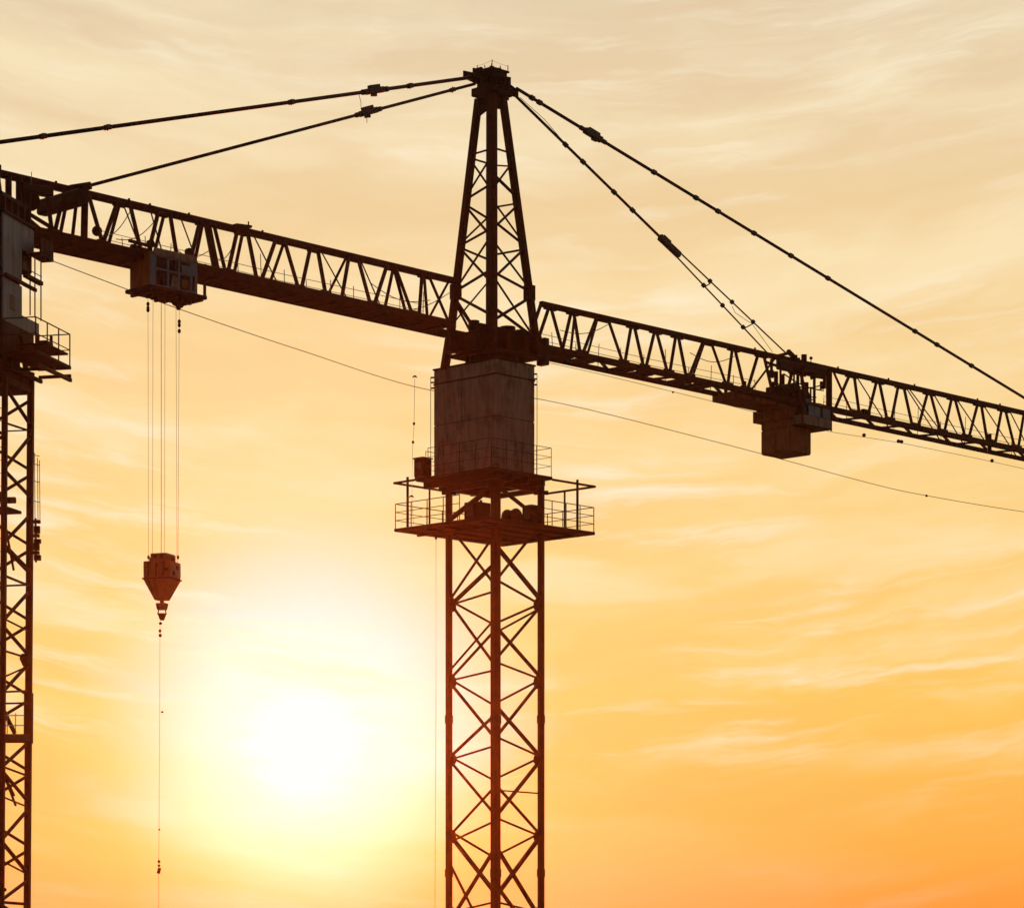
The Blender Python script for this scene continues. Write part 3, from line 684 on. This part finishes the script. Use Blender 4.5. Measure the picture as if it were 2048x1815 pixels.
box('slab', C, U, V, (s0,s1+1.0), (-.45,sw), (zs,zs+.26), M_RUST, cw, .015)
for w in (-.3,.5): box('slab_hanger', C, U, V, (s0+.4,s0+.5), (w-.04,w+.04), (zs+.26,zs+.62), M_DARK, cw, .006)
mw = -1.02; mC = XY(T(1605,mw), mw)
mc = thing('machinery_cabin', (mC.x, mC.y, zat(846,mC.y)), 'machinery cabin of dark posts and grey panels on the right jib above the counterweight', 'cabin')
mz = lambda py: zat(py, mC.y)
Lm = T(1663,mw)-T(1605,mw)
box('cabin_floor', mC, U, V, (0,Lm), (0,1.15), (mz(848),mz(845)), M_DARK, mc, .006)
nb = 4
for i in range(nb): box('skirt_panel', mC, U, V, (Lm*i/nb+.006,Lm*(i+1)/nb-.006), (-.02,.02), (mz(846),mz(828)), M_PANEL, mc, .005)
box('skirt_panel', mC, U, V, (-.02,.02), (.022,.55), (mz(846),mz(828)), M_PANEL, mc, .005)
box('cabin_core', mC, U, V, (.05,Lm-.03), (.10,1.1), (mz(844),mz(806)), M_DARK, mc, .01)
box('window_pane', mC, U, V, (.06,.32), (.045,.055), (mz(828),mz(807)), M_GLASS, mc, 0)
for a0, a1 in ((.34,.62), (.64,.98), (1.12,Lm-.03)): box('cabin_panel', mC, U, V, (a0,a1), (.0,.04), (mz(827),mz(807)), M_GREY, mc, .005)
box('cabin_sill', mC, U, V, (-.03,Lm+.02), (-.03,.03), (mz(807),mz(803)), M_RED, mc, .006)
box('cabin_sill', mC, U, V, (-.03,.03), (.032,1.0), (mz(807),mz(803)), M_RED, mc, .006)
for a, b, y0, y1, w in ((0,0,846,735,.075), (Lm-.02,0,850,790,.06), (.0,.55,830,790,.07), (-.0,.80,846,780,.06), (.9,.2,803,745,.09), (.45,.55,806,742,.10), (1.15,.55,806,760,.06)):
    q = mC + U*a + V*b; bar('cabin_post', Vector((q.x,q.y,mz(y0))), Vector((q.x,q.y,mz(y1))), w, M_RED if w < .08 else M_DARK, mc)
box('back_panel', mC, U, V, (.25,.45), (.35,.75), (mz(803),mz(772)), M_DARK, mc, .01); box('back_panel', mC, U, V, (.6,.9), (.30,.42), (mz(804),mz(790)), M_GREY, mc, .01)
box('back_panel', mC, U, V, (1.0,1.2), (.1,.14), (mz(804),mz(797)), M_GREY, mc, .005)
box('winch_housing', mC, U, V, (-.55,.35), (.55,1.15), (mz(806),mz(770)), M_DARK, mc, .03)
q = mC + V*.5; cyl('winch_drum', Vector((*(q+U*.3).xy, mz(775))), Vector((*(q+U*.3+V*.8).xy, mz(775))), .28, M_DARK, mc, 18)
q = mC + V*.5 + U*.85; cyl('winch_drum', Vector((*q.xy, mz(782))), Vector((*(q+V*.7).xy, mz(782))), .22, M_DARK, mc, 18)
bar('roof_beam', JP(1556,728,-.5), JP(1648,748,-.5), .16, M_DARK, mc, h=.34); bar('roof_beam', JP(1560,728,.3), JP(1640,748,.3), .14, M_DARK, mc, h=.30)
bar('roof_beam', JP(1532,724,-.55), JP(1585,742,-.55), .08, M_DARK, mc); bar('roof_beam', JP(1622,755,-.5), JP(1656,745,-.5), .08, M_DARK, mc, h=.14)
bar('cabin_post', JP(1561,735,-.6), JP(1561,794,-.6), .075, M_RED, mc); bar('cabin_post', JP(1588,745,-.2), JP(1588,790,-.2), .06, M_DARK, mc)
for x, y, w in ((1590,716,.16), (1608,715,.18), (1594,722,.2)): p = JP(x,y,-.1); bar('roof_fitting', p-Vector((0,0,.12)), p+Vector((0,0,.10)), w, M_DARK, mc)
tube('lamp_stem', [JP(1622,735,-.1), JP(1622,720,-.1)], .018, M_RED, mc, 6); ball('warning_lamp', JP(1622,716,-.1), .06, M_DARK, mc)
rnd = random.Random(5)
for i in range(16):
    px0, py0, w0 = rnd.uniform(1542,1652), 0, rnd.uniform(-.75,.4)
    yb = 742 + (px0-1560)*.22 + rnd.uniform(0,50); p = JP(px0, yb, w0); hgt = rnd.uniform(.12,.5); ww = rnd.uniform(.05,.2)
    bar('machine_part', p, p+Vector((0,0,hgt)), ww, M_DARK if i % 3 else M_RED, mc, h=ww*rnd.uniform(.6,1.4))
for i in range(5):
    a, b = JP(rnd.uniform(1545,1600), rnd.uniform(740,770), rnd.uniform(-.7,.2)), JP(rnd.uniform(1610,1655), rnd.uniform(765,800), rnd.uniform(-.7,.2))
    tube('hose', [a.lerp(b,k/6)-Vector((0,0,.12*math.sin(math.pi*k/6))) for k in range(7)], .022, M_DARK, mc, 6)
box('roof_plate', mC, U, V, (.35,1.15), (.3,.9), (mz(736),mz(731)), M_RED, mc, .008)

# ------------------------------------------------------------------ loose equipment standing on the crane's decks
def standing(name, a, b, O, z, size, label, cat, mat=M_DARK):
    p = O + U*a + V*b; t = thing(name, (p.x,p.y,z), label, cat); w, l, h = size
    box('housing', p, U, V, (-w/2,w/2), (-l/2,l/2), (z+.05,z+h), mat, t, .02)
    for sx in (-1,1): box('foot', p, U, V, (sx*w*.35-.04,sx*w*.35+.04), (-l*.45,l*.45), (z,z+.049), M_BLACK, t, .006)
    box('door', p, U, V, (-w*.42,w*.42), (-l/2-.018,-l/2-.001), (z+.09,z+h-.05), mat, t, .006)
    q = p - V*(l/2+.03) + U*w*.3; cyl('handle', Vector((q.x,q.y,z+h*.5)), Vector((q.x,q.y,z+h*.5+.09)), .012, M_BLACK, t, 6)
    box('side_vent', p, U, V, (-w/2-.014,-w/2-.001), (-l*.3,l*.3), (z+h*.45,z+h*.8), M_BLACK, t, .004)
    return t, p
t, p = standing('control_cabinet', -wa+.18, wb-.12, CB, WZ, (.36,.42,.58), 'dark control cabinet on the upper walkway left of the big box', 'cabinet')
q = p + V*.1; bar('roof_hood', Vector((*(p-U*.22).xy, WZ+.60)), Vector((*(p+U*.22).xy, WZ+.60)), .44, M_DARK, t, h=.035)
t, p = standing('generator', -.50, .25, C, DECK_Z, (.66,.50,.80), 'dark box generator on the lower deck between left and middle mast legs', 'generator')
for i in (-1, 0, 1): q = p + U*.15*i; cyl('exhaust', Vector((q.x,q.y,DECK_Z+.80)), Vector((q.x,q.y,DECK_Z+.90)), .04, M_DARK, t, 8)
t, p = standing('switch_box', 1.02, -.55, C, DECK_Z, (.42,.40,.80), 'dark switch box on the lower deck against the right mast leg', 'switch box')
pd = XY(.22,-.50, DECK_Z)
dr = thing('cable_reel', tuple(pd), 'low rounded cable reel on the lower deck right of the middle mast leg', 'reel')
cyl('drum', pd + Vector((0,0,.36)) - V*.16, pd + Vector((0,0,.36)) + V*.16, .22, M_DARK, dr, 18)
for s in (-.18,.18): cyl('flange', pd + Vector((0,0,.36)) + V*(s-.02), pd + Vector((0,0,.36)) + V*(s+.02), .26, M_DARK, dr, 20)
bar('reel_base', pd - U*.2 + Vector((0,0,.03)), pd + U*.5 + Vector((0,0,.03)), .42, M_DARK, dr, h=.06)
for s in (-.26,.26): bar('stand', pd + V*s + Vector((0,0,.06)), pd + V*s + Vector((0,0,.38)), .06, M_DARK, dr)
# lamp pole beside the box
lp0 = cn(-da+.05, db-.62, DECK_Z); YL = lp0.y
lp = thing('lamp_pole', tuple(P(827,1052,YL)), 'tall thin lamp pole with a small curved hood left of the big box', 'lamp pole')
ppts = [P(827,1050,YL), P(824,1000,YL), P(825,900,YL), P(828,850,YL), P(829.5,757,YL)]
tube('pole', ppts, .0065, M_ROPE, lp, 6)
def arch(name, px0, py0, r_, par, Y_):
    c0 = P(px0, py0, Y_); bm = bmesh.new()
    pts = [c0 + Vector((r_*math.cos(a), 0, r_*math.sin(a)*.9)) for a in [math.pi*i/8 for i in range(9)]]
    rr = []
    for i, p_ in enumerate(pts):
        k = .25 + .75*math.sin(math.pi*i/8)
        rr.append([p_ + Vector((0,0,.028*k)), p_ + Vector((0,.05*k,0)), p_ - Vector((0,0,.028*k)), p_ - Vector((0,.05*k,0))])
    add_loft(bm, rr); link(name, bm, M_DARK, par)
arch('lamp_hood', 829.5, 756.5, .072, lp, YL)
for y in (847, 884): ball('pole_joint', P(828 if y == 847 else 826, y, YL), .04, M_DARK, lp, 1.2)
arch('lamp_hood', 823, 996, .075, lp, YL)
# slack rope beside the left mast leg
rp = P(872,1078,D+.5)
sr = thing('hanging_rope', tuple(rp), 'faint thin rope hanging straight down just left of the main mast', 'rope')
tube('rope', [rp, P(872,1400,D+.5), P(870,1815,D+.5), Vector((P(869,1815,D+.5).x, D+.5, .4))], .007, M_ROPE, sr, 5)
ball('rope_end', Vector((P(869,1815,D+.5).x, D+.5, .35)), .08, M_DARK, sr); bar('rope_shackle', rp+Vector((0,0,.12)), rp, .07, M_DARK, sr)

# ------------------------------------------------------------------ the second crane at the left edge
th = math.radians(14)
NL = Vector(((10-1024)*70.5/F, 70.5, 0)); RD = Vector((math.sin(th), math.cos(th), 0)); SD = Vector((math.cos(th), -math.sin(th), 0))
LEAN = -.0060
c2 = thing('tower_crane', (NL.x-.8, NL.y+.8, 0), 'narrower dark lattice tower crane with grey cabin, cut off by the left edge', 'crane')
def L2(r, s, py):
    q = NL + RD*r + SD*s; return Vector((q.x, q.y, zat(py, q.y)))
def L2z(r, s, z): q = NL + RD*r + SD*s; return Vector((q.x, q.y, z))
def lean(p): zt = zat(770, NL.y); return p + Vector(((p.z-zt)*.0070, 0, 0))
RR = 1.57
l2 = {'N': (0,0), 'R': (RR,0), 'L': (0,-RR), 'F': (RR,-RR)}
for k, (r, s) in l2.items():
    bar('mast_leg', lean(L2z(r,s,.5)), lean(L2(r,s,745)), .13 if k == 'N' else .155, M_RED, c2, up=SD)
for st in ("N773R850 .09;N845R862 .06;N862R860 .05;R872N937 .09;N940R993 .09;R1030N1085 .09;N1090R1143 .13;N1150R1171 .07;N1171R1169 .07;"
           "R1182N1240 .09;N1252R1311 .09;R1326N1383 .09;N1383R1381 .07;N1406R1405 .07;R1484N1532 .09;N1541R1602 .09;R1618N1678 .09;N1682R1745 .10;"
           "R1760N1799 .09;N1803R1807 .10;N1532R1551 .06;N1592R1613 .05;N1720R1747 .05;N1300R1316 .06;N1236R1262 .05;R1331N1354 .05;N1820R1880 .09;R1890N1950 .09;N1955R2015 .09;R2025N2090 .09;N2095R2160 .09;R2170N2230 .09;N2235R2300 .09;R2310N2370 .09;N2375R2440 .09").split(';'):
    m = re.match(r'([NRLF])(\d+)([NRLF])(\d+) (\S+)', st); w = m.group(5); (r0,s0),(r1_,s1_) = l2[m.group(1)], l2[m.group(3)]
    p, q = lean(L2(r0,s0,float(m.group(2)))), lean(L2(r1_,s1_,float(m.group(4))))
    if min(p.z,q.z) < .4: continue
    bar('mast_brace', p, q, float(w)*.95, M_RED, c2, h=float(w)*.7)
for y in range(800, 2650, 150):                          # the other three faces
    for (a, b) in (('R','F'), ('L','N'), ('L','F')):
        (r0,s0),(r1_,s1_) = l2[a], l2[b]
        p, q, q2 = L2(r0,s0,y), L2(r1_,s1_,y+70), L2(r0,s0,y+140)
        if q2.z < .4: continue
        bar('mast_brace', lean(p), lean(q), .07, M_RED, c2); bar('mast_brace', lean(q), lean(q2), .07, M_RED, c2)
box('foundation', NL + RD*.8 - SD*.8 + Vector((-.2,0,0)), RD, SD, (-2,2), (-2,2), (-.6,.52), M_CONC, c2, .05)
# collar with jacket on the right leg
p = lean(L2(RR,0,1435)); bar('leg_jacket', lean(L2(RR,0,1486)), lean(L2(RR,0,1385)), .20, M_RED, c2, up=SD)
for k in ((0,0,RR,0), (0,-RR,RR,-RR), (0,0,0,-RR), (RR,0,RR,-RR)):
    bar('climbing_collar', lean(L2(k[0],k[1],1476)), lean(L2(k[2],k[3],1476)), .18, M_RED, c2, h=.22)
for y in (1430, 1450): tube('mid_rail', [lean(L2(0,-.1,y)), lean(L2(RR,-.1,y))], .014, M_ROPE, c2, 5)
for r in (.5, 1.0): tube('rail_post', [lean(L2(r,-.1,1475)), lean(L2(r,-.1,1425))], .012, M_ROPE, c2, 5)
# ladder up the inside with a landing and a cage
for s in (-.5, -.75):
    tube('ladder_rail', [lean(L2(.95,s,2600)), lean(L2(.95,s,770))], .016, M_RED, c2, 6)
for y in range(790, 1815, 26):
    tube('ladder_rung', [lean(L2(.95,-.5,y)), lean(L2(.95,-.75,y))], .010, M_RED, c2, 5)
for i, (x, y0, y1) in enumerate(((69,905,1050),(75,915,1040),(79,920,1040))):
    p0 = P(x,y0,NL.y+1.4); p1 = P(x+1,y1,NL.y+1.4); tube('cage_bar', [p0, p1], .010, M_ROPE, c2, 5)
for y in (908, 926, 960, 1000): tube('cage_hoop', [lean(L2(RR,0,y)), P(79,y+4,NL.y+1.4)], .010, M_ROPE, c2, 5)
for y0, y1, x0, x1 in ((1040,1046,64,81),(1052,1066,68,80),(1068,1074,64,79),(1078,1086,68,82),(1086,1100,66,79),(1102,1108,64,79),(1110,1120,68,82)):
    a, b = P((x0+x1)/2,y0,NL.y+1.35), P((x0+x1)/2,y1,NL.y+1.35); bar('junction_box', a, b, (x1-x0)*NL.y/F, M_RED, c2, h=.16, up=Vector((0,1,0)))
box('landing', NL, RD, SD, (.5,1.35), (-.9,-.15), (zat(1012,NL.y),zat(1006,NL.y)), M_RED, c2, .006)
bar('lamp_box', L2(.6,-.2,1000), L2(.95,-.2,1000), .16, M_DARK, c2)
tube('box_bracket', [P(71,1036,NL.y+1.35), P(72,1124,NL.y+1.35)], .03, M_RED, c2, 6)
bar('stay', lean(L2(.3,-.4,1010)), lean(L2(.55,-.4,1115)), .07, M_DARK, c2); bar('stay', lean(L2(.6,-.4,985)), lean(L2(1.5,-.4,1140)), .05, M_DARK, c2)
bar('stay', lean(L2(.9,-.3,1560)), lean(L2(1.5,-.3,1610)), .05, M_DARK, c2); bar('stay', lean(L2(.3,-.3,1515)), lean(L2(1.4,-.3,1590)), .05, M_DARK, c2)
bar('stay', lean(L2(.5,-.3,1405)), lean(L2(1.4,-.3,1465)), .09, M_DARK, c2); bar('node_plate', lean(L2(1.25,0,1312)), lean(L2(1.45,0,1326)), .2, M_DARK, c2)
ball('lamp', lean(L2(.15,.02,1778)), .05, M_DARK, c2)
# slewing body and platform
zz2 = lambda py: zat(py, NL.y)
box('slewing_body', NL, RD, SD, (-.18,.95), (-2.6,.0), (zz2(752),zz2(636)), M_DARK, c2, .03)
box('slewing_body', NL, RD, SD, (.951,1.78), (-2.6,.0), (zz2(662),zz2(636)), M_DARK, c2, .02)
box('slewing_body', NL, RD, SD, (.951,1.72), (-2.6,.0), (zz2(752),zz2(718)), M_DARK, c2, .02)
bar('slewing_brace', L2z(.9,.02,zz2(655)), L2z(1.3,.02,zz2(735)), .12, M_DARK, c2)
box('slewing_skirt', NL, RD, SD, (-.05,1.62), (-2.2,.05), (zz2(766),zz2(752)-.002), M_DARK, c2, .02)
pz = L2(2.0,.92,739).z; pf = 2.0
plat = box('platform', NL, RD, SD, (-.2,pf), (.02,.92), (pz,pz+.09), M_DARK, c2, .01)
rails(plat, [L2z(-.17,.05,pz+.09), L2z(-.17,.89,pz+.09), L2z(pf-.03,.89,pz+.09), L2z(pf-.03,.05,pz+.09)], .80, M_RED, mids=(.5,), step=.7, r=.016)
# folded tread plate, lower struts and fittings of the platform
zt_ = L2(pf-.05,.85,708).z
box('tread_plate', NL, RD, SD, (.55,pf-.06), (.10,.86), (zt_-.03,zt_+.02), M_DARK, plat, .006)
zl = L2(pf,.92,760).z
for s in (.10,.90): bar('support_beam', L2z(-.1,s,zl), L2z(pf,s,zl), .08, M_DARK, c2, h=.10)
for r in (.9,pf-.04): bar('support_beam', L2z(r,.06,zl+.1), L2z(r,.92,zl+.1), .08, M_DARK, c2)
for r in (.2, 1.1): bar('support_post', L2z(r,.06,zl), L2z(r,.06,pz), .1, M_DARK, c2)
box('tool_box', NL, RD, SD, (1.2,1.6), (.3,.6), (zt_+.02,zt_+.22), M_DARK, plat, .01)
for r, s in ((1.5,.2),(1.7,.5)): bar('fitting', L2z(r,s,zt_), L2z(r,s,zt_+.42), .07, M_DARK, plat)
# grey cabin
z1a, z1b = L2(-.15,.02,548).z, L2(-.15,.02,424).z
box('cabin_body', NL, RD, SD, (-.14,.98), (-1.2,-.03), (zz2(640),z1b), M_DARK, c2, .02)
box('cabin_body', NL, RD, SD, (.981,1.69), (-1.2,-.03), (z1a+.40,z1b), M_DARK, c2, .02)
for i in range(4): box('cabin_panel', NL, RD, SD, (-.15+(.57 if i<2 else .37)*(i if i<2 else i-2)+(1.14 if i>1 else 0)+.004,-.15+(.57 if i<2 else .37)*(i+1 if i<2 else i-1)+(1.14 if i>1 else 0)-.004), (-.025,.02), (z1a+(.88 if i > 1 else 0),z1b), M_GREY, c2, .006)
for i in range(2): box('cabin_panel', NL, RD, SD, (-.15+.57*i+.004,-.15+.57*(i+1)-.004), (-.025,.02), (z1a-1.12,z1a-.06), M_GREY, c2, .006)
box('window_pane', NL, RD, SD, (1.0,1.66), (-.024,-.012), (z1a+.42,z1a+.87), M_GLASS, c2, 0)
box('window_pane', NL, RD, SD, (.25,.55), (.0205,.03), (z1a-.78,z1a-.40), M_GLASS, c2, 0)
box('cabin_panel', NL, RD, SD, (.995,2.05), (-.025,.02), (z1a-1.12,z1a-.78), M_GREY, c2, .006)
box('cabin_roof', NL, RD, SD, (-.2,1.85), (-1.3,.08), (z1b,z1b+.07), M_DARK, c2, .01)
box('cabin_sill', NL, RD, SD, (-.1,1.75), (.022,.10), (z1a-.04,z1a+.05), M_DARK, c2, .01)
bz = L2(1.75,.2,517).z
bal = box('balcony', NL, RD, SD, (1.35,2.2), (.03,.36), (bz,bz+.08), M_DARK, c2, .01)
for r0, r1_ in ((1.37,1.62),(1.65,1.9),(1.93,2.18)): box('balcony_panel', NL, RD, SD, (r0,r1_), (.32,.36), (bz+.082,bz+.46), M_DARK, bal, .006)
box('balcony_panel', NL, RD, SD, (2.16,2.2), (.03,.31), (bz+.082,bz+.46), M_DARK, bal, .006)
bz2 = L2(1.75,.1,567).z
bal2 = box('balcony', NL, RD, SD, (1.0,2.0), (.03,.16), (bz2,bz2+.10), M_DARK, c2, .01)
for r in (1.30,1.6,1.98):
    tube('rail_post', [L2z(r,.10,bz2+.1), L2z(r,.10,bz)], .018, M_RED, bal2, 6); tube('rail_post', [L2z(r,.10,bz2), L2z(r,.10,z1a-.72)], .018, M_RED, bal2, 6)
for dz in (.22,): tube('mid_rail', [L2z(1.2,.12,bz2+dz), L2z(1.98,.12,bz2+dz)], .012, M_RED, bal2, 5)
# lamp mast on the cabin's head at the very edge
tube('lamp_mast', [L2(-.05,-.15,424), L2(-.05,-.15,336)], .05, M_RED, c2, 8); cyl('beacon', L2(-.05,-.15,340), L2(-.05,-.15,330), .07, M_RED, c2, 10)
for r in (.1,.5,.9,1.3): bar('roof_frame_post', L2z(r,-.1,z1b+.07), L2z(r,-.1,z1b+.5+.05*r), .12, M_DARK, c2)
box('roof_frame_beam', NL, RD, SD, (-.1,1.5), (-.16,-.04), (z1b+.45,z1b+.55), M_DARK, c2, .01)
box('roof_unit', NL, RD, SD, (.6,1.55), (-1.1,-.25), (z1b+.07,z1b+.42), M_DARK, c2, .02)

# ------------------------------------------------------------------ overhead cable behind the crane
ctrl = [(95,518,71.9),(250,577,76.5),(370,622,80),(600,700,86),(860,780,92.5),(1085,793+6,97.5),(1450,884+4,104),(1740,966,108),(1860,992,109.5),(2048,1023,112),(2300,1056,116),(2700,1085,122)]
pts = [P(*c_) for c_ in ctrl]
def smooth_path(pts, n=8):
    o = []
    for i in range(len(pts)-1):
        p0, p1, p2, p3 = pts[max(i-1,0)], pts[i], pts[i+1], pts[min(i+2,len(pts)-1)]
        for k in range(n):
            t = k/n; o.append(.5*((2*p1) + (p2-p0)*t + (2*p0-5*p1+4*p2-p3)*t*t + (3*p1-p0-3*p2+p3)*t**3))
    return o + [pts[-1]]
oc = thing('overhead_cable', tuple(pts[0]), 'long thin sagging cable crossing the sky behind trolley and mast box', 'cable')
tube('cable_strand', smooth_path(pts), .0115, M_ROPE, oc, 6); ball('cable_marker', P(1853,991,109.4), .05, M_RED, oc); bar('end_clamp', pts[0], pts[0].lerp(pts[1],.03), .06, M_DARK, oc)

sc.cycles.max_bounces = 6
sc.cycles.use_denoising = True
